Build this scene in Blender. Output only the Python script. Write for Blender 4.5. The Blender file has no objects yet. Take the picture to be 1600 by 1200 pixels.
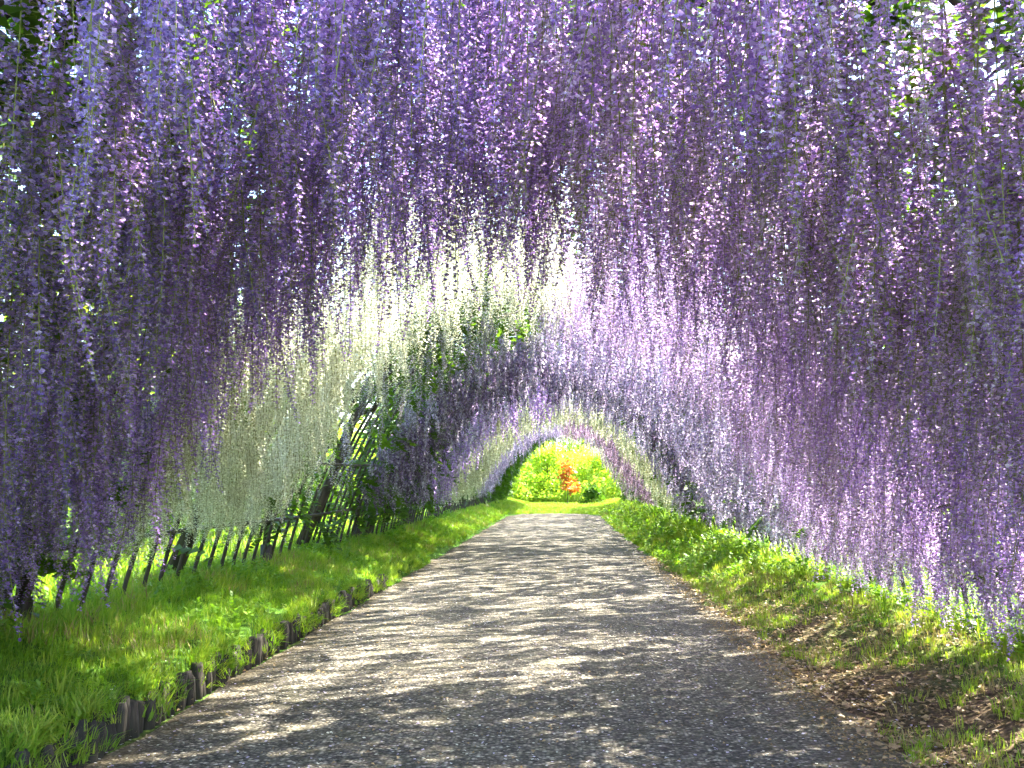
import bpy, math, random
import numpy as np
from mathutils import Vector, Matrix, Euler

R = math.radians
rng = np.random.default_rng(7)
random.seed(7)
scene = bpy.context.scene
COL = scene.collection

# ------------------------------------------------------------------ camera
EYE = 1.10
cam_d = bpy.data.cameras.new('camera')
cam = bpy.data.objects.new('camera', cam_d); COL.objects.link(cam)
cam.location = (0, 0, EYE)
cam_d.sensor_width = 36.0; cam_d.lens = 35.0
cam_d.clip_start = 0.05; cam_d.clip_end = 2000
PITCH, YAW = math.atan(150/1556), math.atan(87/1556)
cam.rotation_euler = (R(90) + PITCH, 0, YAW)
scene.camera = cam

# ------------------------------------------------------------------ sky and sun
SUN_EL, SUN_AZ = R(56), R(50)          # azimuth from +Y, clockwise
world = bpy.data.worlds.new('World'); scene.world = world; world.use_nodes = True
wn = world.node_tree.nodes; wl = world.node_tree.links
sky = wn.new('ShaderNodeTexSky'); sky.sky_type = 'NISHITA'; sky.sun_disc = False
sky.sun_elevation = SUN_EL; sky.sun_rotation = SUN_AZ
wl.new(sky.outputs[0], wn['Background'].inputs[0]); wn['Background'].inputs[1].default_value = 0.15
sd = bpy.data.lights.new('sun', 'SUN'); sun = bpy.data.objects.new('sun', sd); COL.objects.link(sun)
sd.energy = 5.0; sd.angle = R(0.9); sd.color = (1.0, 0.95, 0.84)
sdir = Vector((math.sin(SUN_AZ)*math.cos(SUN_EL), math.cos(SUN_AZ)*math.cos(SUN_EL), math.sin(SUN_EL)))
sun.rotation_euler = sdir.to_track_quat('Z', 'Y').to_euler(); sun.location = (20, 20, 40)
vs = scene.view_settings
vs.view_transform = 'Standard'; vs.look = 'None'; vs.exposure = 3.12; vs.gamma = 1.0; vs.use_curve_mapping = False
cy = scene.cycles
cy.max_bounces = 5; cy.diffuse_bounces = 4; cy.transmission_bounces = 4; cy.transparent_max_bounces = 4; cy.glossy_bounces = 2
cy.caustics_reflective = False; cy.caustics_refractive = False
cy.use_adaptive_sampling = True; cy.adaptive_threshold = .04
cy.use_denoising = True
cy.denoising_prefilter = 'ACCURATE'
cy.denoising_input_passes = 'RGB_ALBEDO_NORMAL'

# ------------------------------------------------------------------ helpers
def link(o, parent=None):
    COL.objects.link(o)
    if parent is not None: o.parent = parent
    return o

def tag(o, label=None, cat=None, group=None, kind=None):
    if label: o['label'] = label
    if cat: o['category'] = cat
    if group: o['group'] = group
    if kind: o['kind'] = kind
    return o

def empty(name, loc=(0, 0, 0)):
    o = bpy.data.objects.new(name, None); o.empty_display_size = .2; o.location = loc
    return link(o)

class MB:
    """collects verts / faces / material slots / one float4 attribute"""
    def __init__(s): s.v = []; s.f = []; s.m = []; s.a = []
    def add(s, vs_, fs_, mat=0, att=None):
        b = len(s.v); s.v += [tuple(p) for p in vs_]
        for q in fs_: s.f.append([i+b for i in q]); s.m.append(mat)
        s.a += att if att is not None else [(0, 0, 0, 0)]*len(vs_)
    def tube(s, pts, rad, n=6, mat=0, cap=True):
        pts = [Vector(p) for p in pts]
        rads = rad if hasattr(rad, '__len__') else [rad]*len(pts)
        rings = []
        prev = None
        for i, p in enumerate(pts):
            t = (pts[min(i+1, len(pts)-1)] - pts[max(i-1, 0)]).normalized()
            ref = prev if prev is not None else (Vector((0, 0, 1)) if abs(t.z) < .9 else Vector((1, 0, 0)))
            x = (ref - t*ref.dot(t)).normalized(); y = t.cross(x); prev = x
            rings.append([p + (x*math.cos(2*math.pi*k/n) + y*math.sin(2*math.pi*k/n))*rads[i] for k in range(n)])
        vs_ = [q for r_ in rings for q in r_]; fs_ = []
        for i in range(len(pts)-1):
            for k in range(n):
                fs_.append([i*n+k, i*n+(k+1) % n, (i+1)*n+(k+1) % n, (i+1)*n+k])
        if cap:
            fs_.append(list(range(n))[::-1]); fs_.append([(len(pts)-1)*n+k for k in range(n)])
        s.add(vs_, fs_, mat)
    def mesh(s, name, mats, smooth=False):
        me = bpy.data.meshes.new(name)
        me.from_pydata(s.v, [], s.f); me.update()
        for m in mats: me.materials.append(m)
        me.polygons.foreach_set('material_index', s.m)
        if smooth: me.polygons.foreach_set('use_smooth', [True]*len(s.f))
        at = me.attributes.new('tone', 'FLOAT_COLOR', 'POINT')
        at.data.foreach_set('color', np.array(s.a, dtype=np.float32).ravel())
        return me
    def obj(s, name, mats, parent=None, smooth=False):
        return link(bpy.data.objects.new(name, s.mesh(name, mats, smooth)), parent)

def smooth(t): t = min(1, max(0, t)); return t*t*(3-2*t)

# ------------------------------------------------------------------ materials
def new_mat(name):
    m = bpy.data.materials.new(name); m.use_nodes = True
    nt = m.node_tree; nt.nodes.clear()
    out = nt.nodes.new('ShaderNodeOutputMaterial')
    return m, nt, nt.nodes, nt.links, out

def N(nt, typ, **kw):
    n = nt.nodes.new(typ)
    for k, v in kw.items(): setattr(n, k, v)
    return n

def rgb(nt, c):
    n = nt.nodes.new('ShaderNodeRGB'); n.outputs[0].default_value = (*c, 1); return n.outputs[0]

def mixc(nt, fac, a, b, mode='MIX'):
    n = nt.nodes.new('ShaderNodeMix'); n.data_type = 'RGBA'; n.blend_type = mode; n.clamp_factor = True
    for sock, val in ((n.inputs[0], fac), (n.inputs[6], a), (n.inputs[7], b)):
        if isinstance(val, bpy.types.NodeSocket): nt.links.new(val, sock)
        elif isinstance(val, (int, float)): sock.default_value = val
        else: sock.default_value = (*val, 1)
    return n.outputs[2]

def math_(nt, op, a, b=0.0, c=0.0):
    n = nt.nodes.new('ShaderNodeMath'); n.operation = op
    for i, val in enumerate((a, b, c)):
        if isinstance(val, bpy.types.NodeSocket): nt.links.new(val, n.inputs[i])
        else: n.inputs[i].default_value = val
    return n.outputs[0]

def ramp(nt, fac, stops):
    n = nt.nodes.new('ShaderNodeValToRGB'); nt.links.new(fac, n.inputs[0])
    el = n.color_ramp.elements
    while len(el) < len(stops): el.new(.5)
    for e, (p, c) in zip(el, stops): e.position = p; e.color = (*c, 1) if len(c) == 3 else c
    return n.outputs[0]

def leafy_shader(nt, out, col, trans=.4, rough=.6, spec=.2, tcol=None):
    d = N(nt, 'ShaderNodeBsdfPrincipled'); d.inputs['Roughness'].default_value = rough
    d.inputs['Specular IOR Level'].default_value = spec
    t = N(nt, 'ShaderNodeBsdfTranslucent'); mx = N(nt, 'ShaderNodeMixShader'); mx.inputs[0].default_value = trans
    nt.links.new(col, d.inputs['Base Color']); nt.links.new(tcol or col, t.inputs[0])
    nt.links.new(d.outputs[0], mx.inputs[1]); nt.links.new(t.outputs[0], mx.inputs[2]); nt.links.new(mx.outputs[0], out.inputs[0])

def petal_mat(name, open_a, open_b, bud, keel, trans=.45, vmin=.75):
    """tone: r = 0 top .. 1 tip, g = floret random, b = 1 on the keel"""
    m, nt, n, l, out = new_mat(name)
    at = N(nt, 'ShaderNodeAttribute', attribute_name='tone'); sp = N(nt, 'ShaderNodeSeparateColor'); l.new(at.outputs['Color'], sp.inputs[0])
    oi = N(nt, 'ShaderNodeObjectInfo')
    rnd = math_(nt, 'FRACT', math_(nt, 'ADD', oi.outputs['Random'], at.outputs['Alpha']))
    c = mixc(nt, rnd, open_a, open_b)
    c = mixc(nt, math_(nt, 'MULTIPLY', sp.outputs[2], .8), c, keel)
    c = mixc(nt, math_(nt, 'POWER', sp.outputs[0], 2.2), c, bud)
    pale = tuple(min(.9, x*1.25+.14) for x in open_b)
    c = mixc(nt, math_(nt, 'MULTIPLY', math_(nt, 'POWER', sp.outputs[1], 4.0), .6), c, pale)
    # per-raceme and per-floret value scatter
    val = math_(nt, 'MULTIPLY_ADD', math_(nt, 'FRACT', math_(nt, 'MULTIPLY', rnd, 17.3)), 1.15-vmin, vmin)
    val = math_(nt, 'MULTIPLY', val, math_(nt, 'MULTIPLY_ADD', sp.outputs[1], .6, .62))
    hs = N(nt, 'ShaderNodeHueSaturation'); l.new(c, hs.inputs['Color']); l.new(val, hs.inputs['Value'])
    leafy_shader(nt, out, hs.outputs[0], trans, .55, .25)
    return m

def leaf_mat(name, a, b, trans=.45, tb=1.25):
    m, nt, n, l, out = new_mat(name)
    at = N(nt, 'ShaderNodeAttribute', attribute_name='tone'); sp = N(nt, 'ShaderNodeSeparateColor'); l.new(at.outputs['Color'], sp.inputs[0])
    oi = N(nt, 'ShaderNodeObjectInfo')
    f = math_(nt, 'MULTIPLY_ADD', sp.outputs[1], .55, math_(nt, 'MULTIPLY', math_(nt, 'FRACT', math_(nt, 'ADD', oi.outputs['Random'], at.outputs['Alpha'])), .45))
    c = mixc(nt, f, a, b)
    t = mixc(nt, 1.0, c, (tb, tb*1.05, .55), 'MULTIPLY')
    leafy_shader(nt, out, c, trans, .5, .3, t)
    return m

def bark_mat(name, a, b, scale=18):
    m, nt, n, l, out = new_mat(name)
    tc = N(nt, 'ShaderNodeTexCoord'); mp = N(nt, 'ShaderNodeMapping'); mp.inputs['Scale'].default_value = (scale, scale, scale*.22)
    l.new(tc.outputs['Object'], mp.inputs[0])
    ns = N(nt, 'ShaderNodeTexNoise'); ns.inputs['Scale'].default_value = 1.0; ns.inputs['Detail'].default_value = 6; l.new(mp.outputs[0], ns.inputs[0])
    c = ramp(nt, ns.outputs[0], [(.3, a), (.72, b)])
    p = N(nt, 'ShaderNodeBsdfPrincipled'); p.inputs['Roughness'].default_value = .85; l.new(c, p.inputs['Base Color'])
    bp = N(nt, 'ShaderNodeBump'); bp.inputs['Strength'].default_value = .7; bp.inputs['Distance'].default_value = .02
    l.new(ns.outputs[0], bp.inputs['Height']); l.new(bp.outputs[0], p.inputs['Normal']); l.new(p.outputs[0], out.inputs[0])
    return m

M_bark = bark_mat('vine_bark', (.018, .013, .009), (.085, .065, .045))
M_stake = bark_mat('weathered_stake', (.012, .010, .006), (.055, .042, .026), 30)
M_treebark = bark_mat('tree_bark', (.03, .022, .016), (.12, .095, .07))

def pipe_material():
    m, nt, n, l, out = new_mat('dark_pipe')
    tc = N(nt, 'ShaderNodeTexCoord')
    ns = N(nt, 'ShaderNodeTexNoise'); ns.inputs['Scale'].default_value = 14; ns.inputs['Detail'].default_value = 5; l.new(tc.outputs['Object'], ns.inputs[0])
    c = ramp(nt, ns.outputs[0], [(.35, (.016, .013, .011)), (.62, (.045, .030, .020)), (.8, (.09, .05, .03))])
    p = N(nt, 'ShaderNodeBsdfPrincipled'); p.inputs['Roughness'].default_value = .62; l.new(c, p.inputs['Base Color']); l.new(p.outputs[0], out.inputs[0])
    return m
M_pipe = pipe_material()
M_rachis = leaf_mat('rachis', (.13, .16, .03), (.26, .25, .06), .1)
M_leaf = leaf_mat('wisteria_leaf', (.035, .075, .012), (.12, .22, .025), .5)
M_grass = leaf_mat('grass_blade', (.075, .19, .015), (.26, .40, .035), .5)
M_grass2 = leaf_mat('grass_blade_pale', (.15, .25, .02), (.38, .44, .07), .45)
M_straw = leaf_mat('dry_grass', (.20, .15, .05), (.46, .37, .16), .3, .95)
M_litter = leaf_mat('dry_leaf', (.13, .075, .03), (.50, .36, .18), .2, .9)
M_tree = [leaf_mat('tree_leaf_lime', (.30, .42, .04), (.56, .64, .12), .5),
          leaf_mat('tree_leaf_green', (.05, .12, .015), (.16, .28, .03), .45),
          leaf_mat('tree_leaf_dark', (.03, .07, .012), (.08, .14, .02), .4)]
M_red = leaf_mat('tree_leaf_red', (.50, .10, .02), (.62, .24, .04), .4, .95)

def ground_material():
    m, nt, n, l, out = new_mat('turf_and_soil')
    g = N(nt, 'ShaderNodeNewGeometry'); sx = N(nt, 'ShaderNodeSeparateXYZ'); l.new(g.outputs['Position'], sx.inputs[0])
    n1 = N(nt, 'ShaderNodeTexNoise'); n1.inputs['Scale'].default_value = 1.7; n1.inputs['Detail'].default_value = 6; l.new(g.outputs['Position'], n1.inputs[0])
    n2 = N(nt, 'ShaderNodeTexNoise'); n2.inputs['Scale'].default_value = 38; n2.inputs['Detail'].default_value = 5; l.new(g.outputs['Position'], n2.inputs[0])
    soil = ramp(nt, n2.outputs[0], [(.3, (.035, .024, .014)), (.55, (.10, .07, .04)), (.75, (.22, .16, .09))])
    turf = ramp(nt, n2.outputs[0], [(.3, (.03, .075, .010)), (.6, (.08, .17, .018)), (.8, (.16, .25, .04))])
    # worn soil on the flat strip beside the path, turf elsewhere
    w = N(nt, 'ShaderNodeMapRange'); w.inputs[1].default_value = 2.9; w.inputs[2].default_value = 1.7; l.new(sx.outputs[0], w.inputs[0])
    w2 = N(nt, 'ShaderNodeMapRange'); w2.inputs[1].default_value = 13; w2.inputs[2].default_value = 5; l.new(sx.outputs[1], w2.inputs[0])
    w3 = N(nt, 'ShaderNodeMapRange'); w3.inputs[1].default_value = -1.9; w3.inputs[2].default_value = -1.7; l.new(sx.outputs[0], w3.inputs[0])
    f = math_(nt, 'MULTIPLY', math_(nt, 'MULTIPLY', w.outputs[0], w2.outputs[0]), w3.outputs[0])
    f = math_(nt, 'ADD', math_(nt, 'MULTIPLY', f, 1.1), math_(nt, 'MULTIPLY_ADD', n1.outputs[0], 1.6, -.85))
    c = mixc(nt, f, turf, soil)
    p = N(nt, 'ShaderNodeBsdfPrincipled'); p.inputs['Roughness'].default_value = .95; p.inputs['Specular IOR Level'].default_value = .1
    l.new(c, p.inputs['Base Color'])
    bp = N(nt, 'ShaderNodeBump'); bp.inputs['Strength'].default_value = .8; bp.inputs['Distance'].default_value = .03
    l.new(n2.outputs[0], bp.inputs['Height']); l.new(bp.outputs[0], p.inputs['Normal']); l.new(p.outputs[0], out.inputs[0])
    return m

def path_material():
    m, nt, n, l, out = new_mat('worn_asphalt')
    g = N(nt, 'ShaderNodeNewGeometry')
    def noise(scale, detail, rough=.5, vec=None):
        q = N(nt, 'ShaderNodeTexNoise'); q.inputs['Scale'].default_value = scale; q.inputs['Detail'].default_value = detail; q.inputs['Roughness'].default_value = rough
        l.new(vec or g.outputs['Position'], q.inputs[0]); return q.outputs[0]
    v = N(nt, 'ShaderNodeTexVoronoi'); v.inputs['Scale'].default_value = 62; l.new(g.outputs['Position'], v.inputs[0])
    sep = N(nt, 'ShaderNodeSeparateColor'); l.new(v.outputs['Color'], sep.inputs[0])
    chip = ramp(nt, sep.outputs[0], [(.0, (.046, .039, .027)), (.45, (.126, .110, .082)), (.8, (.245, .217, .165)), (.93, (.41, .365, .28)), (1, (.62, .57, .45))])
    tar = ramp(nt, v.outputs['Distance'], [(.25, (1, 1, 1)), (.62, (.30, .30, .30))])
    c = mixc(nt, .8, chip, tar, 'MULTIPLY')
    big = ramp(nt, noise(.9, 5, .6), [(.3, (.72, .72, .74)), (.7, (1.25, 1.23, 1.18))])
    c = mixc(nt, 1.0, c, big, 'MULTIPLY')
    # thin moss / dust tint
    c = mixc(nt, math_(nt, 'MULTIPLY', ramp(nt, noise(2.6, 6, .65), [(.5, (0, 0, 0)), (.72, (1, 1, 1))]), .28), c, (.16, .15, .06))
    # soil and moss creeping in from both edges
    sx = N(nt, 'ShaderNodeSeparateXYZ'); l.new(g.outputs['Position'], sx.inputs[0])
    e = math_(nt, 'ABSOLUTE', math_(nt, 'ADD', sx.outputs[0], .30))
    e = math_(nt, 'ADD', e, math_(nt, 'MULTIPLY_ADD', noise(3.2, 6, .7), .9, -.45))
    em = N(nt, 'ShaderNodeMapRange'); em.inputs[1].default_value = 1.25; em.inputs[2].default_value = 1.62; l.new(e, em.inputs[0])
    c = mixc(nt, math_(nt, 'MULTIPLY', em.outputs[0], .75), c, mixc(nt, noise(45, 4), (.05, .035, .018), (.16, .125, .06)))
    # hairline cracks
    mp = N(nt, 'ShaderNodeMapping'); mp.inputs['Scale'].default_value = (.75, .45, 1); l.new(g.outputs['Position'], mp.inputs[0])
    wv = N(nt, 'ShaderNodeMix'); wv.data_type = 'VECTOR'; wv.inputs[0].default_value = .42
    nv = N(nt, 'ShaderNodeTexNoise'); nv.inputs['Scale'].default_value = 2.3; nv.inputs['Detail'].default_value = 5; l.new(g.outputs['Position'], nv.inputs[0])
    l.new(mp.outputs[0], wv.inputs[4]); l.new(nv.outputs['Color'], wv.inputs[5])
    ck = N(nt, 'ShaderNodeTexVoronoi', feature='DISTANCE_TO_EDGE'); ck.inputs['Scale'].default_value = .8; l.new(wv.outputs[1], ck.inputs[0])
    cr = ramp(nt, ck.outputs['Distance'], [(.0, (1, 1, 1)), (.007, (0, 0, 0))])
    c = mixc(nt, math_(nt, 'MULTIPLY', cr, .7), c, (.02, .02, .018))
    p = N(nt, 'ShaderNodeBsdfPrincipled'); p.inputs['Roughness'].default_value = .8; p.inputs['Specular IOR Level'].default_value = .3
    l.new(c, p.inputs['Base Color'])
    bp = N(nt, 'ShaderNodeBump'); bp.inputs['Strength'].default_value = .9; bp.inputs['Distance'].default_value = .008
    h = math_(nt, 'SUBTRACT', sep.outputs[0], math_(nt, 'MULTIPLY', v.outputs['Distance'], 1.5))
    l.new(h, bp.inputs['Height']); l.new(bp.outputs[0], p.inputs['Normal']); l.new(p.outputs[0], out.inputs[0])
    return m

# ------------------------------------------------------------------ terrain
PL = -1.84
def path_right(y): return 1.30 - .30*smooth((y-4)/24)
def kerb(y): return .20 - .12*smooth((y-6)/12)
def ground_z(x, y):
    z = 0.0
    if x < PL-.05:
        t = PL-.05-x
        z = kerb(y)*smooth(t/.05) + .16*smooth(t/1.0) + .02*math.sin(x*5+y*2.1) * smooth(t/.3)
        if t > 3: z += .10*(t-3) if t < 40 else 3.7
    pr = path_right(y)
    if x > pr:
        t = x-pr
        z = .22*smooth((t-.1)/1.0) + .02*math.sin(x*4+y*2.7)*smooth(t/.4)
        if t > 3: z += .05*(t-3) if t < 40 else 1.85
    if y > 47:
        z += .07*min(y-47, 60)
    return z

def build_ground():
    xs = [-400, -200, -100, -60, -42, -30, -22, -16, -12, -9, -7, -5.5, -4.9] + list(np.arange(-4.4, -2.0, .2)) + \
         [PL-.16, PL-.12, PL-.10, PL-.075, PL-.05, PL, -1.2, 0, .7, .95] + list(np.arange(1.05, 3.4, .15)) + [3.7, 4.2, 5, 6, 8, 10, 14, 20, 30, 41, 42, 60, 100, 200, 400]
    ys = [-400, -150, -60, -30, -15, -8, -4] + list(np.arange(-2, 12, .3)) + list(np.arange(12, 50, .8)) + [52, 56, 60, 70, 80, 95, 107, 130, 180, 260, 400, 600]
    v = [(x, y, ground_z(x, y)) for y in ys for x in xs]
    nx = len(xs); f = [[j*nx+i, j*nx+i+1, (j+1)*nx+i+1, (j+1)*nx+i] for j in range(len(ys)-1) for i in range(nx-1)]
    b = MB(); b.add(v, f)
    tag(b.obj('ground', [ground_material()], smooth=True), kind='structure')
    b = MB()
    py = list(np.arange(-8, 32.6, .25)); vs_ = []
    cols = 9
    for y in py:
        endl = smooth((y-30.2)/2.2)*.35
        a = PL + .02*math.sin(y*3.1) + .015*math.sin(y*7.7) + endl
        c = path_right(y) + .05*math.sin(y*1.9) + .035*math.sin(y*5.3+1) + .02*math.sin(y*11) - endl
        for i in range(cols):
            t = i/(cols-1); vs_.append((a+(c-a)*t, y, .006 + .018*math.sin(math.pi*t)))
    fs_ = [[j*cols+i, j*cols+i+1, (j+1)*cols+i+1, (j+1)*cols+i] for j in range(len(py)-1) for i in range(cols-1)]
    b.add(vs_, fs_)
    tag(b.obj('path', [path_material()], smooth=True), kind='structure')
build_ground()

# ------------------------------------------------------------------ scatter by geometry nodes (stuff)
def scatter(name, pts, eul, scl, idx, sources, parent=None):
    me = bpy.data.meshes.new(name); n = len(pts)
    me.vertices.add(n); me.vertices.foreach_set('co', np.asarray(pts, dtype=np.float32).ravel())
    for nm, typ, dat, key in (('rot', 'FLOAT_VECTOR', np.asarray(eul, np.float32).ravel(), 'vector'), ('scl', 'FLOAT_VECTOR', np.asarray(scl, np.float32).ravel(), 'vector'),
                              ('pick', 'INT', np.asarray(idx, np.int32), 'value')):
        me.attributes.new(nm, typ, 'POINT').data.foreach_set(key, dat)
    o = link(bpy.data.objects.new(name, me), parent); o['kind'] = 'stuff'
    ng = bpy.data.node_groups.new(name, 'GeometryNodeTree')
    ng.interface.new_socket('Geometry', in_out='INPUT', socket_type='NodeSocketGeometry')
    ng.interface.new_socket('Geometry', in_out='OUTPUT', socket_type='NodeSocketGeometry')
    gi = ng.nodes.new('NodeGroupInput'); go = ng.nodes.new('NodeGroupOutput')
    iop = ng.nodes.new('GeometryNodeInstanceOnPoints'); g2i = ng.nodes.new('GeometryNodeGeometryToInstance')
    for s in reversed(sources):          # the join node lists the last link first
        ob = ng.nodes.new('GeometryNodeObjectInfo'); ob.transform_space = 'ORIGINAL'; ob.inputs['Object'].default_value = s
        ob.inputs['As Instance'].default_value = False
        ng.links.new(ob.outputs['Geometry'], g2i.inputs[0])
    def attr(nm, typ):
        a = ng.nodes.new('GeometryNodeInputNamedAttribute'); a.data_type = typ; a.inputs[0].default_value = nm; return a.outputs[0]
    m2p = ng.nodes.new('GeometryNodeMeshToPoints')
    ng.links.new(gi.outputs[0], m2p.inputs[0]); ng.links.new(m2p.outputs[0], iop.inputs['Points'])
    # geometry of several sources becomes separate instances
    if len(sources) == 1:
        ng.links.new(g2i.outputs[0], iop.inputs['Instance'])
    else:
        j = ng.nodes.new('GeometryNodeJoinGeometry'); ng.nodes.remove(g2i)
        for ob in [q for q in ng.nodes if q.bl_idname == 'GeometryNodeObjectInfo']:
            g = ng.nodes.new('GeometryNodeGeometryToInstance'); ng.links.new(ob.outputs['Geometry'], g.inputs[0]); ng.links.new(g.outputs[0], j.inputs[0])
        ng.links.new(j.outputs[0], iop.inputs['Instance'])
        iop.inputs['Pick Instance'].default_value = True
        ng.links.new(attr('pick', 'INT'), iop.inputs['Instance Index'])
    e2r = ng.nodes.new('FunctionNodeEulerToRotation'); ng.links.new(attr('rot', 'FLOAT_VECTOR'), e2r.inputs[0])
    ng.links.new(e2r.outputs[0], iop.inputs['Rotation']); ng.links.new(attr('scl', 'FLOAT_VECTOR'), iop.inputs['Scale'])
    ng.links.new(iop.outputs[0], go.inputs[0])
    md = o.modifiers.new('scatter', 'NODES'); md.node_group = ng
    return o

def template(me):
    me.calc_loop_triangles()
    n = len(me.vertices); v = np.empty(n*3, np.float32); me.vertices.foreach_get('co', v)
    t = np.empty(len(me.loop_triangles)*3, np.int32); me.loop_triangles.foreach_get('vertices', t)
    mi = np.empty(len(me.loop_triangles), np.int32); me.loop_triangles.foreach_get('material_index', mi)
    c = np.empty(n*4, np.float32); me.attributes['tone'].data.foreach_get('color', c)
    return v.reshape(-1, 3), t.reshape(-1, 3), mi, c.reshape(-1, 4), list(me.materials)

def mass(name, pts, eul, scl, keys, templates, parent=None):
    """many copies of the templates joined into one mesh: one part of kind stuff"""
    pts = np.asarray(pts, np.float32); eul = np.asarray(eul, np.float32); scl = np.asarray(scl, np.float32)
    mats = []; V, T, MI, C = [], [], [], []; base = 0
    for key in sorted(set(keys)):
        sel = np.array([i for i, q in enumerate(keys) if q == key])
        v, t, mi, c, mm = templates[key]
        for m in mm:
            if m not in mats: mats.append(m)
        remap = np.array([mats.index(m) for m in mm])
        cx, cyy, cz = np.cos(eul[sel]).T; sx, sy, sz = np.sin(eul[sel]).T
        Rm = np.empty((len(sel), 3, 3), np.float32)
        Rm[:, 0, 0] = cyy*cz; Rm[:, 0, 1] = sx*sy*cz-cx*sz; Rm[:, 0, 2] = cx*sy*cz+sx*sz
        Rm[:, 1, 0] = cyy*sz; Rm[:, 1, 1] = sx*sy*sz+cx*cz; Rm[:, 1, 2] = cx*sy*sz-sx*cz
        Rm[:, 2, 0] = -sy; Rm[:, 2, 1] = sx*cyy; Rm[:, 2, 2] = cx*cyy
        w = np.einsum('nij,nvj->nvi', Rm, v[None]*scl[sel][:, None, :]) + pts[sel][:, None, :]
        V.append(w.reshape(-1, 3)); n = len(sel)
        T.append((t[None] + (base + np.arange(n)*len(v))[:, None, None]).reshape(-1, 3)); base += n*len(v)
        MI.append(np.tile(remap[mi], n))
        cc = np.repeat(c[None], n, 0).copy(); cc[:, :, 3] = rng.uniform(0, 1, n)[:, None]; C.append(cc.reshape(-1, 4))
    V = np.concatenate(V); T = np.concatenate(T).astype(np.int32); MI = np.concatenate(MI).astype(np.int32); C = np.concatenate(C)
    me = bpy.data.meshes.new(name)
    me.vertices.add(len(V)); me.vertices.foreach_set('co', V.ravel())
    me.loops.add(T.size); me.loops.foreach_set('vertex_index', T.ravel())
    me.polygons.add(len(T)); me.polygons.foreach_set('loop_start', np.arange(0, T.size, 3, dtype=np.int32))
    for m in mats: me.materials.append(m)
    me.polygons.foreach_set('material_index', MI)
    me.attributes.new('tone', 'FLOAT_COLOR', 'POINT').data.foreach_set('color', C.astype(np.float32).ravel())
    me.update(calc_edges=True)
    TRIS[0] += len(T)
    o = link(bpy.data.objects.new(name, me), parent); o['kind'] = 'stuff'
    return o
TRIS = [0]

# ------------------------------------------------------------------ the trellis
CX, HW, BZ, AH = -.20, 2.65, .12, 3.02
def arch(u):
    return CX + HW*u, BZ + AH*max(0, 1-abs(u)**2.2)**.72
Y0, Y1 = 1.9, 44.0
def build_trellis():
    t = empty('arched_trellis', (CX, 18, 0))
    tag(t, 'long arched tunnel frame of dark bent pipes spanning the path', 'trellis')
    def at(name, me, y, sx=1):
        o = bpy.data.objects.new(name, me); link(o, t); o.location = (-CX, y-18, 0); return o
    us = np.sin(np.linspace(-math.pi/2, math.pi/2, 31)); meshes = []
    for k in range(4):
        b = MB(); r2 = random.Random(k); off = [r2.uniform(-.025, .025) for _ in us]
        b.tube([(arch(u)[0], off[i]*.8, arch(u)[1] + off[-1-i]*.5 - (.15 if abs(u) > .999 else 0)) for i, u in enumerate(us)], .0155, 6)
        meshes.append(b.mesh('rib', [M_pipe], True))
    y = Y0; k = 0
    while y < Y1:
        o = at('rib', meshes[k % 4], y + random.uniform(-.05, .05)); o.rotation_euler = (random.uniform(-.006, .006), 0, random.uniform(-.008, .008))
        y += .29; k += 1
    for u in (-.948, -.87, -.6, -.3, 0, .3, .6, .87, .948):
        x, z = arch(u); n = Vector((-(z-1), 0, 0)).normalized()
        b = MB(); b.tube([(x + .03*(1 if u < 0 else -1) + .006*math.sin(yy*1.3+u*9), yy-18, z + .012*math.sin(yy*.9+u*5)) for yy in np.arange(Y0, Y1+.5, 1.0)], .016 if abs(u) > .8 else .005, 6)
        o = b.obj('rail', [M_pipe], t, True); o.location = (-CX, 0, 0)
    # thicker frame posts with a foot, every few metres on both sides
    b = MB()
    b.tube([(0, 0, -.2), (0, 0, .12)], .055, 8); b.tube([(0, 0, .12), (.06, 0, .9), (.19, 0, 1.35)], .036, 8)
    pm = b.mesh('post', [M_pipe], True)
    for yy in (2.6, 5.1, 9.3, 13.3, 17.4, 21.5, 25.6, 29.7, 33.8, 38, 42):
        for sd_ in (-1, 1):
            x, z = arch(.985*sd_); o = at('post', pm, yy + (.25 if sd_ > 0 else 0)); o.location.x = x-CX + .02*sd_; o.location.z = z-.1+.1
            if sd_ > 0: o.rotation_euler.z = math.pi
    return t
trellis = build_trellis()

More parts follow.
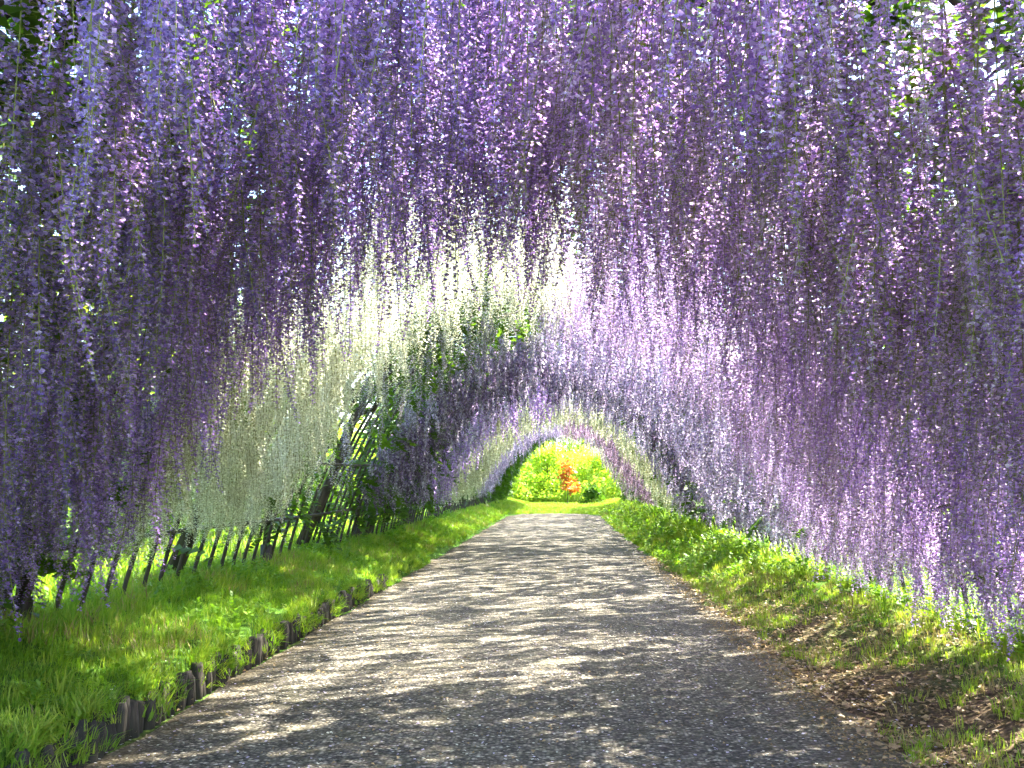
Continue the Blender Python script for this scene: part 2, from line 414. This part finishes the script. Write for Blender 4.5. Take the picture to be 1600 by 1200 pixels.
# ------------------------------------------------------------------ flower racemes
def raceme_mesh(name, seed, L, nfl, r0, fs, mats, low=False):
    r = random.Random(seed); b = MB()
    bend = (r.uniform(-.07, .07), r.uniform(-.07, .07))
    def axis(t): return Vector((bend[0]*t*t*L*2, bend[1]*t*t*L*2, -t*L))
    b.tube([axis(t) for t in (0, .3, .6, .85, 1)], [.0028, .0026, .002, .0015, .0007], 3, 1)
    b.a = [(0, .5, 0, 0)]*len(b.v)
    for i in range(nfl):
        t = .05 + .95*((i+.3)/nfl)**.92
        ang = i*2.399 + r.uniform(-.5, .5)
        taper = 1.0 - .84*max(0, (t-.12)/.88)**1.25
        rad = r0*taper*r.uniform(.2, 1.15); size = fs*(.35+.65*taper)*r.uniform(.8, 1.2)
        p = axis(t) + Vector((0, 0, r.uniform(-.012, .012)))
        o = Vector((math.cos(ang), math.sin(ang), 0)); side = Vector((-o.y, o.x, 0)); up = Vector((0, 0, 1))
        c = p + o*rad
        tilt = r.uniform(-.5, .5)
        side = (side*math.cos(tilt) + up*math.sin(tilt)*.6).normalized()
        upv = (up*r.uniform(.6, 1.0) - o*r.uniform(.1, .8)).normalized()
        out_ = side.cross(upv).normalized()
        if out_.dot(o) < 0: out_ = -out_
        g = r.random()
        h = size*.62
        if low:
            q = h*1.25
            b.add([c + upv*q, c + side*q*.9 + out_*size*.25, c - upv*q, c - side*q*.9 + out_*size*.25], [[0, 1, 2], [0, 2, 3]], 0, [(t, g, .35, 0)]*4)
            continue
        if low is None:
            b.add([c + upv*h - out_*size*.15, c + side*h*.95 + out_*size*.1, c - upv*h*.6, c - side*h*.95 + out_*size*.1], [[0, 2, 1], [0, 3, 2]], 0, [(t, g, 0, 0)]*4)
            k = c - upv*h*.15
            b.add([k, k + side*size*.28 + out_*size*.34, k + out_*size*.72 - up*size*.42, k - side*size*.28 + out_*size*.34], [[0, 1, 2], [0, 2, 3]], 0, [(t, g*.7, 1, 0)]*4)
            continue
        # banner petal: cupped kite of four triangles
        vs_ = [c - out_*size*.10, c + upv*h*1.0 - out_*size*.2, c + side*h*.95 + upv*h*.25 + out_*size*.1,
               c + side*h*.35 - upv*h*.55, c - side*h*.35 - upv*h*.55, c - side*h*.95 + upv*h*.25 + out_*size*.1]
        b.add(vs_, [[0, 2, 1], [0, 3, 2], [0, 4, 3], [0, 5, 4], [0, 1, 5]], 0, [(t, g, 0, 0)]*6)
        # wings and keel: folded pair pointing out and down
        k = c - upv*h*.15; tip = k + out_*size*.72 - up*size*.42
        vs_ = [k, k + side*size*.26 + out_*size*.34, tip, k - side*size*.26 + out_*size*.34]
        b.add(vs_, [[0, 1, 2], [0, 2, 3]], 0, [(t, g*.7, 1, 0)]*4)
        # pedicel
        b.add([p, c + up*.002, c - up*.002], [[0, 1, 2]], 1, [(0, .4, 0, 0)]*3)
    return b.mesh(name, mats)

def leaf_mesh(name, seed, mats, n=7, L=.26, lw=.024, ll=.075):
    """pinnate leaf: rachis with leaflet pairs, each leaflet folded along its midrib"""
    r = random.Random(seed); b = MB()
    droop = r.uniform(.5, 1.1)
    def ax(t): return Vector((0, L*t*math.cos(droop*t*.8), -L*t*math.sin(droop*t*.8)))
    b.tube([ax(0), ax(.5), ax(1)], .0018, 3); b.a = [(0, .6, 0, 0)]*len(b.v)
    for i in range(n*2+1):
        t = .25 + .75*(i//2)/n if i < n*2 else 1.0
        s = (1 if i % 2 else -1) if i < n*2 else 0
        d = (Vector((s*1.0, .45 if s else 1, r.uniform(-.6, -.05)))).normalized()
        nrm = Vector((0, 0, 1)); w = d.cross(nrm).normalized(); f = d.cross(w).normalized()*r.choice((1, -1))
        c = ax(t); l_ = ll*r.uniform(.8, 1.15); w_ = lw*r.uniform(.85, 1.15); g = r.random()
        vs_ = [c, c + d*l_*.42 + w*w_*1.1 + f*.008, c + d*l_, c + d*l_*.42 - w*w_*1.1 + f*.008]
        b.add(vs_, [[0, 1, 2], [0, 2, 3]], 0, [(0, g, 0, 0)]*4)
    return b.mesh(name, mats)

PET = dict(
    blue=petal_mat('petal_blue_violet', (.42, .28, .73), (.60, .46, .86), (.26, .16, .54), (.34, .19, .67), .55),
    violet=petal_mat('petal_violet', (.55, .31, .80), (.72, .50, .90), (.36, .18, .61), (.44, .20, .74), .55),
    lilac=petal_mat('petal_lilac', (.72, .48, .82), (.87, .70, .90), (.49, .30, .64), (.59, .35, .77), .55),
    pale=petal_mat('petal_pale_lilac', (.56, .46, .68), (.74, .66, .82), (.38, .28, .48), (.46, .33, .62)),
    grey=petal_mat('petal_grey_mauve', (.42, .37, .52), (.60, .55, .68), (.27, .21, .31), (.36, .28, .47)),
    mauve=petal_mat('petal_mauve_pink', (.46, .30, .46), (.66, .48, .62), (.26, .15, .22), (.36, .19, .40)),
    dusk=petal_mat('petal_dark_purple', (.22, .15, .30), (.36, .27, .45), (.13, .08, .17), (.18, .10, .26)),
    cream=petal_mat('petal_dull_cream', (.56, .55, .38), (.68, .67, .50), (.44, .45, .26), (.50, .50, .32)),
    white=petal_mat('petal_cream_white', (.80, .795, .62), (.87, .865, .74), (.71, .72, .48), (.76, .765, .57), .56, .97),
)
RACEME, NEAR, FARR = {}, {}, {}
for j, (k, m) in enumerate(PET.items()):
    for v in range(4):
        L, n = (.95, 152) if k in ('blue', 'violet', 'lilac') else (.72, 118)
        arg = (10*v+j, L, n, .060, .0215, [m, M_rachis])
        RACEME[k, v] = raceme_mesh('raceme', *arg)
        NEAR[k, v] = template(raceme_mesh('raceme', *arg, None))
        FARR[k, v] = template(raceme_mesh('raceme', 10*v+j, L, 38, .05, .042, [m, M_rachis], True))
LEAF = {v: template(leaf_mesh('leaf', v, [M_leaf], 5, .26, .030, .085)) for v in range(3)}

PROJ = cam.rotation_euler.to_matrix().inverted()
def project(p):
    q = PROJ @ (Vector(p) - Vector((0, 0, EYE)))
    if q.z > -.3: return None
    return 800 + 1556*q.x/-q.z, 600 - 1556*q.y/-q.z

# vine: (side, trunk y, y0, y1, petal, second petal, racemes per m2, leaves per m2, individual racemes, u-limit near apex, label)
VINES = [
    (-1, 2.6, 2.2, 3.6, 'blue', 'violet', 210, 95, 300, 'gnarled wisteria dripping dark blue violet flowers at the near left edge'),
    (-1, 4.9, 3.6, 5.3, 'violet', 'blue', 210, 95, 300, 'violet wisteria vine hanging just before the cream white curtain'),
    (-1, 7.4, 5.3, 8.6, 'white', 'white', 265, 12, 300, 'cream white wisteria vine, the large pale curtain over the fence'),
    (-1, 10.9, 8.6, 12.2, 'grey', 'grey', 26, 75, 120, 'sparse leafy wisteria vine with bare pipes right behind the white curtain'),
    (-1, 14.2, 12.2, 16.5, 'dusk', 'grey', 60, 60, 0, 'dusky mauve wisteria vine beyond the bare leafy stretch'),
    (-1, 18.4, 16.5, 20.3, 'grey', 'violet', 60, 40, 0, 'dim grey violet wisteria vine just before the distant cream arch'),
    (-1, 23.5, 20.3, 27.2, 'cream', 'cream', 85, 10, 0, 'distant cream wisteria vine on the fence side of the far arch'),
    (-1, 30.0, 27.2, 33.0, 'pale', 'pale', 70, 14, 0, 'pale lilac wisteria vine just inside the far cream arch'),
    (-1, 37.5, 33.0, 44.0, 'grey', 'grey', 3, 110, 0, 'green leafy vine without flowers at the far opening'),
    (1, 2.5, 2.2, 3.9, 'violet', 'lilac', 210, 95, 300, 'violet wisteria vine with long strands at the near right edge'),
    (1, 5.6, 3.9, 6.3, 'lilac', 'violet', 190, 75, 300, 'lilac wisteria vine with long strands reaching the grass'),
    (1, 8.4, 6.3, 9.4, 'lilac', 'pale', 160, 20, 300, 'pinkish lilac wisteria vine between the long strands and paler flowers'),
    (1, 12.2, 9.4, 15.5, 'pale', 'grey', 90, 14, 200, 'pale silvery lilac wisteria vine opposite the bare pipes'),
    (1, 16.6, 15.5, 17.8, 'dusk', 'grey', 65, 60, 0, 'dark leafy wisteria vine behind the silvery lilac flowers'),
    (1, 19.2, 17.8, 20.6, 'pale', 'grey', 65, 34, 0, 'grey lilac wisteria vine on the sunny bank near the far arch'),
    (1, 22.8, 20.6, 25.5, 'cream', 'cream', 75, 26, 0, 'distant cream wisteria vine on the sunny bank side of the arch'),
    (1, 28.0, 25.5, 31.5, 'mauve', 'mauve', 65, 20, 0, 'distant dusty pink wisteria vine inside the far arch'),
    (1, 35.0, 31.5, 40.0, 'mauve', 'cream', 35, 30, 0, 'pinkish wisteria vine at the very end of the tunnel'),
]
def u_split(y):          # where the two sides' flowers meet over the path
    if 5.3 <= y < 8.6: return .10 + .04*math.sin(y*5)
    return .03*math.sin(y*3)

def on_arch(n, ya, yb, side):
    """even points over one side of the vault, by arc length"""
    us = np.linspace(0, 1, 400); P = np.array([arch(u) for u in us])
    s = np.concatenate([[0], np.cumsum(np.hypot(*(P[1:]-P[:-1]).T))])
    a = rng.uniform(0, 1, n); y = rng.uniform(ya, yb, n)
    u = np.interp(a*s[-1], s, us)*side
    return u, y, s[-1]

def wavy(y, u, k): return .22*math.sin(u*23+k*1.7) + .14*math.sin(u*57+k) + .10*math.sin(u*91+k*3)

def thin(u, y, side, leaf=False):
    """chance that a spot near the ridge is bare, so that daylight falls in"""
    a = abs(u)
    if side > 0 and y < 9.4 and a > .80: return .75 if leaf else .25
    if side < 0 and leaf and a > .6 and 8.6 < y < 12.2: return .70
    if y < 4.4: return .45 if leaf and a < .42 else 0
    if a > .58: return 0
    if side < 0:
        if y < 5.3: return .3 if leaf else .08
        if y < 8.6: return .9 if leaf else .50
        if y < 12.2: return .08 if leaf else .3
    else:
        if y < 6.5: return .15
        if y < 8.6: return .8 if leaf else .45
        if y < 12.2: return .35 if leaf else .15
    if 12.2 <= y < 17.8: return 0
    if y > 33: return .75 if side > 0 else .15
    return .5 if math.sin(y*1.55) > .25 else .1

def build_vine(k, spec):
    side, ty, ya, yb, pa, pb, dens, leafd, nind, label = spec
    bx, bz = arch(.975*side)
    base = Vector((bx + .10*side, ty, ground_z(bx + .10*side, ty) - .04))
    t = empty('wisteria_vine', base); tag(t, label, 'wisteria', 'wisteria vines trained over the tunnel')
    rr = random.Random(100+k)
    W = lambda p: Vector(p) - base
    # trunk climbing the frame, slightly twisted
    pts = []; nseg = 12
    for i in range(nseg+1):
        q = i/nseg; u = .97*side*(1-q*.62) ; x, z = arch(u)
        if i == 0: x, z = base.x, base.z
        off = .07 + .03*math.sin(q*9+k)
        pts.append(W((x + side*off*1.0 + .03*math.sin(q*13+k*2), ty + .10*math.sin(q*6+k) + rr.uniform(-.02, .02), z + off*.3)))
    rad = [.055*(1-.6*i/nseg)*rr.uniform(.85, 1.12) for i in range(nseg+1)]; rad[0] = .07
    b = MB(); b.tube(pts, rad, 8, 0); b.tube([pts[i] + Vector((.05*math.cos(i*1.1), .05*math.sin(i*1.1), 0)) for i in range(nseg-2)], .022, 6, 0)
    b.obj('trunk', [M_bark], t, True)
    # branches along and across the vault
    for j in range(5):
        st = pts[4+j*2 if 4+j*2 <= nseg else nseg] + base
        u0 = .97*side*(1-min(1, (4+j*2)/nseg)*.62); dy = (1 if j % 2 else -1)*rr.uniform(.5, 1.0)*min(4, (yb-ya)*.5)
        bp = []
        for i in range(9):
            q = i/8; u = u0 - side*(.30*q if j < 3 else .55*q); u = max(-.9, min(.9, u)); x, z = arch(u)
            yy = min(yb-.1, max(ya+.1, ty + dy*q + .06*math.sin(q*11+j)))
            bp.append(W((x + .03*math.sin(q*9+j), yy, z - .05 + .03*math.sin(q*7+k)) if i else st))
        b = MB(); b.tube(bp, [.03*(1-.75*i/8) for i in range(9)], 6, 0); b.obj('branch', [M_bark], t, True)
    # flowers
    us_len = 4.2
    n = int(dens*us_len*(yb-ya)) if nind or yb < 25 else int(dens*us_len*(yb-ya))
    u, y, al = on_arch(n, ya-.5, yb+.5, side)
    P, E, S, I, far, pal = [], [], [], [], [], []
    for i in range(n):
        uu, yy = u[i], y[i]
        sp = u_split(yy)
        uu = uu*(1-sp*side) + sp if True else uu       # stretch this side up to the split line
        w = wavy(yy, uu, round(ya*3))*(.45 if ya == 5.3 else 1); w2 = wavy(yy, uu, round(yb*3))*(.45 if yb == 5.3 else 1)
        if yy < ya + w or yy > yb + w2: continue
        if abs(uu) > .955: continue
        # flowers come in bunches with thin places between
        cl = math.sin(yy*4.3 + uu*7 + k) + math.sin(yy*2.1 - uu*13 + 2*k) + math.sin(uu*31 + yy*1.3)
        if cl < -1.2 and rr.random() < .75: continue
        if rr.random() < thin(uu, yy, side): continue
        x, z = arch(uu); z -= rr.uniform(.0, .20)*(1 if abs(uu) < .8 else .4); x -= .05*(1 if uu > 0 else -1)*rr.random()
        pk = pb if rr.random() < (.35 if pa != pb else 0) else pa
        base_len = .95 if pk in ('blue', 'violet', 'lilac') else .72
        s = rr.uniform(.55, 1.15) if base_len > .9 else rr.uniform(.58, 1.06)
        if yy > 8.8: s *= .92
        zb = ground_z(x, yy) + (rr.uniform(.08, .42) if side < 0 or yy > 10 else rr.uniform(.02, .30))
        if 8.6 < yy and side < 0: zb += .25
        if pa == 'white' and yy < 9: zb += rr.uniform(.12, .36)
        elif side < 0 and yy < 8: zb += .08
        if 8.6 < yy < 12.2 and side < 0 and abs(uu) > .66 and rr.random() < .85: continue
        if z - base_len*s < zb: s = (z-zb)/base_len
        if s < .28: continue
        P.append((x, yy, z)); E.append((rr.gauss(0, .05), rr.gauss(0, .05), rr.uniform(0, 6.28))); wd = max(s, .75)*rr.uniform(.9, 1.15)
        S.append((wd, wd, s)); I.append(rr.randrange(4)); pal.append(pk)
    # those that show largest become parts of their own
    order = []
    for i, p in enumerate(P):
        q = project((p[0], p[1], p[2]-.3))
        if q and -40 < q[0] < 1640 and -60 < q[1] < 1200: order.append(((Vector(p)-Vector((0, 0, EYE))).length, i))
    order.sort(); single = set(i for _, i in order[:nind])
    for i in sorted(single):
        o = bpy.data.objects.new('raceme', RACEME[pal[i], I[i]]); link(o, t)
        o.location = W(P[i]); o.rotation_euler = E[i]; o.scale = S[i]
    rest = [i for i in range(len(P)) if i not in single]
    tp = {}
    keys = []
    for i in rest:
        far_ = P[i][1] > 9.6
        key = (pal[i], I[i], 1 if far_ else 0); keys.append(key); tp[key] = (FARR if far_ else NEAR)[key[:2]]
    if rest: mass('raceme_mass', [W(P[i]) for i in rest], [E[i] for i in rest], [S[i] for i in rest], keys, tp, t)
    # leaves over the vault
    n = int(leafd*us_len*(yb-ya)); u, y, al = on_arch(n, ya, yb, side)
    P, E, S, I = [], [], [], []
    for i in range(n):
        if abs(u[i]) > .97 or rr.random() < thin(u[i], y[i], side, True): continue
        x, z = arch(u[i]); d = rr.uniform(-.12 if ya > 6 else .0, .25); nx = abs(u[i])*side
        P.append(W((x + d*nx, y[i], z + d*(1-abs(u[i])*.6)))); E.append((rr.uniform(-.5, .9), rr.uniform(-.5, .5), rr.uniform(0, 6.28)))
        s = rr.uniform(.8, 1.35); S.append((s, s, s)); I.append(rr.randrange(3))
    mass('foliage', P, E, S, I, LEAF, t)
    return len(single)
tot = 0
for k, spec in enumerate(VINES): tot += build_vine(k, spec)
print('individual racemes', tot, 'triangles', TRIS)

# ------------------------------------------------------------------ grass
def tuft_mesh(name, seed, n, h, spread, mats):
    r = random.Random(seed); b = MB()
    for i in range(n):
        a = r.uniform(0, 6.28); rad = spread*math.sqrt(r.random()); hh = h*r.uniform(.45, 1.15); w = r.uniform(.0022, .0042)*(h/.12)**.5
        p = Vector((rad*math.cos(a), rad*math.sin(a), -.01)); d = Vector((math.cos(a+r.uniform(-1, 1)), math.sin(a+r.uniform(-1, 1)), 0)); lean = r.uniform(.1, .9)*hh
        s = Vector((-d.y, d.x, 0))*w; g = r.random()
        m1 = p + d*lean*.28 + Vector((0, 0, hh*.55)); tp = p + d*lean + Vector((0, 0, hh*(1-.25*lean/hh)))
        b.add([p-s, p+s, m1+s*.8, m1-s*.8, tp], [[0, 1, 2, 3], [3, 2, 4]], 0, [(0, g, 0, 0)]*5)
    return b.mesh(name, mats)

def weed_mesh(name, seed, mats):
    r = random.Random(seed); b = MB()
    for i in range(16):
        a = r.uniform(0, 6.28); z = r.uniform(.01, .11); d = Vector((math.cos(a), math.sin(a), r.uniform(.0, .7))).normalized()
        c = Vector((0, 0, z)) + d*r.uniform(.0, .03); l_ = r.uniform(.03, .065); s = Vector((-d.y, d.x, 0)).normalized()*l_*.3; g = r.random()
        b.add([c, c+d*l_*.5+s, c+d*l_, c+d*l_*.5-s], [[0, 1, 2], [0, 2, 3]], 0, [(0, g, 0, 0)]*4)
    return b.mesh(name, mats)

def patch(x, y): return math.sin(x*3.1+y*1.7) + math.sin(x*1.3-y*2.9+1) + .7*math.sin(x*6.3+y*4.1)

def build_grass():
    tufts = [tuft_mesh('grass', i, 20, .068, .045, [M_grass]) for i in range(3)] + [tuft_mesh('grass', 7+i, 18, .075, .05, [M_grass2]) for i in range(2)] + \
            [tuft_mesh('grass', 20, 14, .19, .05, [M_grass2]), weed_mesh('weed', 1, [M_grass]), tuft_mesh('grass', 31, 12, .08, .05, [M_straw])]
    def area(name, label, xr, yr, fn):
        P, E, S, I = [], [], [], []
        for (ya, yb, dens, sc) in yr:
            xa, xb = xr
            n = int((xb-xa)*(yb-ya)*dens)
            for _ in range(n):
                x = random.uniform(xa, xb); y = random.uniform(ya, yb)
                q = fn(x, y)
                if q is None: continue
                i, s = q
                P.append((x, y, ground_z(x, y) if not (-.16 < x-PL < 0) else kerb(y)*random.uniform(.55, 1.0))); E.append((random.gauss(0, .15), random.gauss(0, .15), random.uniform(0, 6.28)))
                s *= sc*random.uniform(.7, 1.25); S.append((s, s, s)); I.append(i)
        return P, E, S, I, name, label
    def left(x, y):
        if x > PL-.03: return None
        edge = PL-x
        p = patch(x, y)
        if x > PL-.09 and random.random() < .7: return None
        i = random.choice((0, 1, 2, 0, 1, 3, 1, 6)) if p < .3 else random.choice((0, 3, 4, 1, 7, 3, 4))
        s = (1.0 + (.35 if x < -2.5 else 0))*(.62 if i == 6 else 1)
        return i, s*.95
    def right(x, y):
        e = x - path_right(y)
        if e < .03: return None
        worn = smooth((1.25-e)/.8)*smooth((12-y)/5)
        p = patch(x*1.4, y*1.2)
        if random.random() < worn*(.94 if p < .2 else .55): return None
        if worn < .3 and e > .75 and random.random() < .5: return random.choice((5, 3, 6)), 1.0
        return random.choice((3, 4, 0, 3, 4, 7, 7 if worn > .2 else 6)), .85
    def out(x, y): return random.choice((0, 1, 3, 4)), 1.5
    def far(x, y): return random.choice((3, 4, 0)), 1.3
    rows = [(1.5, 5, 520, 1), (5, 9, 420, 1.0), (9, 16, 260, 1.15), (16, 33, 130, 1.5)]
    jobs = [area('grass', 'short vivid green grass on the raised bank below the pipes', (-3.1, PL-.02), rows, left),
            area('grass', 'yellow green grass and weeds on the bank beneath lilac flowers', (1.0, 2.75), rows, right),
            area('grass', 'lawn outside the tunnel behind the bare pipes', (-9, -3.1), [(1, 24, 45, 1.6)], out),
            area('grass', 'lawn outside the tunnel behind the lilac curtain', (2.75, 8), [(1, 24, 30, 1.6)], out),
            area('grass', 'sunlit lawn past the end of the path', (-5, 5), [(32.3, 62, 60, 1.2)], far)]
    # blades hanging over the edge of the raised bank
    P, E, S, I, _, _ = jobs[0]
    for _ in range(1000):
        y = 2.2 + 11*random.random()**1.3; q = random.random()
        if math.sin(y*7.3)+math.sin(y*11.1+1) < -.2: continue
        P.append((PL - .10 + .11*q, y, kerb(y)*(1.0 - .75*q*q))); E.append((random.gauss(0, .3), random.uniform(.0, .9), random.gauss(0, 1.2))); s = random.uniform(.7, 1.2); S.append((s, s, s)); I.append(random.choice((0, 1, 2, 3, 4)))
    srcs = []
    # one tuft of each look stands as a source inside the bank's own grass
    holder = None
    for P, E, S, I, name, label in jobs:
        if not srcs:
            holder = empty('grass', (0, 0, 0)); tag(holder, 'short vivid green grass on the raised bank below the pipes', 'grass', kind='stuff')
            for k, me in enumerate(tufts):
                o = bpy.data.objects.new('tuft', me); link(o, holder); j = I.index(k) if k in I else k; o.location = P[j]; o.rotation_euler = E[j]; o['kind'] = 'stuff'; srcs.append(o)
            scatter('blades', P, E, S, I, srcs, holder)
        else:
            tag(scatter(name, P, E, S, I, srcs), label, 'grass', kind='stuff')
build_grass()

# ------------------------------------------------------------------ stake edging on the raised bank
def build_edging():
    t = empty('stake_edging', (PL-.045, 6, 0)); tag(t, 'row of dark weathered wooden stakes holding up the grassy bank', 'edging')
    ms = []
    for k in range(5):
        b = MB(); r = random.Random(k); n = 8
        b.tube([(0, 0, -.1), (r.uniform(-.006, .006), 0, .08), (r.uniform(-.01, .01), r.uniform(-.008, .008), .14 + r.uniform(-.02, .02)), (0, 0, .16 + r.uniform(-.02, .02))], [.032, .033, .031, .026], n)
        ms.append(b.mesh('stake', [M_stake], True))
    y = 2.2
    while y < 10.5:
        o = bpy.data.objects.new('stake', ms[random.randrange(5)]); link(o, t)
        o.location = (random.uniform(-.012, .012), y-6, random.uniform(-.03, .015) - .5*(.20-kerb(y))); o.rotation_euler = (random.gauss(0, .05), random.gauss(0, .05), random.uniform(0, 6)); y += random.uniform(.060, .074)
build_edging()

# ------------------------------------------------------------------ fallen petals and dry leaves
def build_litter():
    b = MB(); r = random.Random(3)
    for _ in range(15000):
        y = 2.2 + 12*r.random()**1.4
        if r.random() < .85: x = path_right(y) + abs(r.gauss(0, .75)) - .22
        else: x = r.uniform(PL, 1.6)
        z = max(ground_z(x, y), .026 if x < path_right(y) else 0) + r.uniform(.002, .012)
        a = r.uniform(0, 6.28); l_ = r.uniform(.012, .04)*(1 if x > path_right(y)-.1 else .6); d = Vector((math.cos(a), math.sin(a), r.uniform(-.1, .35))); s = Vector((-d.y, d.x, r.uniform(-.3, .3)))*.42
        c = Vector((x, y, z)); g = r.random()
        b.add([c, c+d*l_*.5+s*l_+Vector((0, 0, .006)), c+d*l_, c+d*l_*.5-s*l_+Vector((0, 0, .004))], [[0, 1, 2], [0, 2, 3]], 0, [(0, g, 0, 0)]*4)
    tag(b.obj('leaf_litter', [M_litter]), 'brown dry leaves scattered beside the path', 'leaves', kind='stuff')
    b = MB()
    for _ in range(13000):
        y = 2.4 + 26*r.random()**1.3; x = r.uniform(PL-.3, path_right(y)+.3)
        t = (x-PL)/(path_right(y)-PL); z = max(ground_z(x, y), .007 + (.018*math.sin(math.pi*t) if 0 < t < 1 else 0)) + .004
        a = r.uniform(0, 6.28); l_ = r.uniform(.007, .017); d = Vector((math.cos(a), math.sin(a), r.uniform(-.05, .3))); s = Vector((-d.y, d.x, r.uniform(-.2, .2)))*.5
        c = Vector((x, y, z)); g = r.random()
        b.add([c, c+d*l_*.5+s*l_, c+d*l_, c+d*l_*.5-s*l_], [[0, 1, 2], [0, 2, 3]], 0 if r.random() < .6 else 1, [(.2, g, 0, 0)]*4)
    tag(b.obj('fallen_petals', [PET['pale'], PET['white']]), 'small pale petals fallen on the grey path', 'petals', kind='stuff')
build_litter()

# ------------------------------------------------------------------ trees and shrubs outside the tunnel
def tree(name, label, cat, loc, h, rad, mat, seed, leaves=5200, trunk_h=.35, ls=.16, group=None, nlobes=11):
    r = random.Random(seed); x, y = loc; base = Vector((x, y, ground_z(x, y)-.05))
    t = empty(name, base); tag(t, label, cat, group)
    b = MB(); pts = [Vector((0, 0, 0))]
    for i in range(1, 7): pts.append(Vector((r.uniform(-.06, .06)*i*h*.05, r.uniform(-.06, .06)*i*h*.05, h*.8*i/6)))
    tk = .022 if cat == 'tree' else .009
    b.tube(pts, [h*tk*(1-.8*i/6) for i in range(7)], 7)
    lobes = []
    for i in range(nlobes):
        a = i*2.4; q = r.random(); zz = h*(trunk_h + (1.0-trunk_h)*q*.88); rr_ = rad*(1-.62*q)*r.uniform(.35, .8)
        c = Vector((rr_*math.cos(a), rr_*math.sin(a), zz)); lobes.append((c, rad*r.uniform(.34, .55)))
        b.tube([pts[2+int(q*3)], (pts[2+int(q*3)]+c)/2 + Vector((0, 0, -.03*h)), c], [h*.009, h*.006, h*.002], 5)
    b.obj('trunk', [M_treebark], t, True)
    b = MB()
    for i in range(leaves):
        c, rl = lobes[r.randrange(len(lobes))]
        d = Vector((r.gauss(0, 1), r.gauss(0, 1), r.gauss(0, .8))); d = d.normalized()*rl*(r.random()**.45)
        p = c + d; l_ = ls*r.uniform(.6, 1.2)
        e = Vector((r.gauss(0, 1), r.gauss(0, 1), r.gauss(-.2, .7))).normalized(); s = e.cross(Vector((r.gauss(0, 1), r.gauss(0, 1), r.gauss(0, 1)))).normalized()*.38
        g = r.random()
        b.add([p, p+e*l_*.5+s*l_, p+e*l_, p+e*l_*.5-s*l_], [[0, 1, 2], [0, 2, 3]], 0, [(0, g, 0, 0)]*4)
    b.obj('crown', [mat], t)
    return t

tree('red_shrub', 'orange red leafed shrub glowing beyond the tunnel opening', 'shrub', (-.02, 44.5), 1.95, .66, M_red, 5, 300, .28, .19, None, 9)
tree('green_shrub', 'small dark green shrub beside the orange red one', 'shrub', (1.05, 44.2), 1.0, .5, M_tree[1], 6, 900, .15, .14)
far_spots = [(-9.5, 60, 8, 3.6, 1), (-4.2, 70, 8.5, 3.8, 0), (1.8, 74, 9.5, 4.2, 0), (7.0, 67, 8, 3.6, 0), (12.5, 62, 7.5, 3.6, 1), (-1.2, 84, 12, 5, 0), (6, 86, 12, 5, 0)]
far_lab = ['mid green tree left of the tunnel opening, behind the flowers', 'lime green tree behind the leafy side of the opening', 'bright lime tree straight beyond the opening', 'lime green tree beyond the pink side of the opening',
           'mid green tree behind the end of the lilac side', 'tall lime tree on the slope behind the red shrub', 'tall lime tree on the slope behind the pink flowers']
for i, (x, y, h, rd, c) in enumerate(far_spots):
    tree('broadleaf_tree', far_lab[i], 'tree', (x, y), h, rd, M_tree[c], 30+i, 4200, .08, .42, 'trees beyond the far opening', 16)
for i, (x, y, h, rd, lab) in enumerate([(-2.9, 47, 2.3, 1.7, 'rounded lime shrub behind the leafy end of the tunnel'), (-1.0, 48.5, 2.7, 1.8, 'rounded lime shrub just behind the orange red one'), (1.2, 48, 2.5, 1.8, 'rounded lime shrub behind the dark green one'), (3.2, 47, 2.4, 1.7, 'rounded lime shrub behind the pink end of the tunnel')]):
    tree('lime_shrub', lab, 'shrub', (x, y), h, rd, M_tree[0], 90+i, 4200, .05, .17, 'lime shrubs beyond the opening', 16)
for i, (x, y, h, rd, c, lab) in enumerate([(-4.5, 5.6, 1.3, .9, 1, 'low green shrub outside, under the violet flowers'), (-4.7, 8.2, 1.6, 1.1, 2, 'dark green shrub behind the fence below the white curtain'), (-4.4, 10.6, 1.7, 1.1, 1, 'green shrub behind the first bare pipes'), (-4.8, 13.0, 2.0, 1.3, 2, 'dark shrub behind the far end of the bare pipes'), (-4.6, 16.4, 1.9, 1.2, 1, 'green shrub behind the dusky mauve stretch'), (4.4, 14.2, 1.4, 1.0, 2, 'dark shrub behind the silvery lilac flowers'), (4.5, 18, 1.6, 1.1, 2, 'dark shrub behind the dark leafy vine')]):
    tree('evergreen_shrub', lab, 'shrub', (x, y), h, rd, M_tree[c], 120+i, 2600, .05, .11, 'shrubs outside the tunnel', 14)
side_spots = [(-7.2, 3.2, 5.0, 2.4, 0), (-8.0, 8.5, 5.5, 2.7, 1), (-7.0, 13.5, 4.5, 2.3, 0), (-8.4, 19, 6, 2.9, 1), (-7.6, 26, 5.5, 2.8, 0), (7.4, 4.5, 4.2, 2.2, 1), (7.8, 11, 4.8, 2.5, 0), (7.2, 18, 4.5, 2.4, 1), (7.8, 26, 5, 2.6, 0)]
side_lab = ['light green tree outside, glimpsed at the near left edge', 'mid green tree outside behind the violet flowers', 'light green tree seen through the bare pipes', 'mid green tree outside the dusky mauve stretch', 'light green tree outside the distant cream flowers',
            'mid green tree outside the near right strands', 'light green tree outside the pinkish lilac curtain', 'mid green tree outside the silvery lilac flowers', 'light green tree outside the sunny bank']
for i, (x, y, h, rd, c) in enumerate(side_spots):
    tree('broadleaf_tree', side_lab[i], 'tree', (x, y), h, rd, M_tree[c], 60+i, 3600, .10, .20, 'trees outside the tunnel', 14)
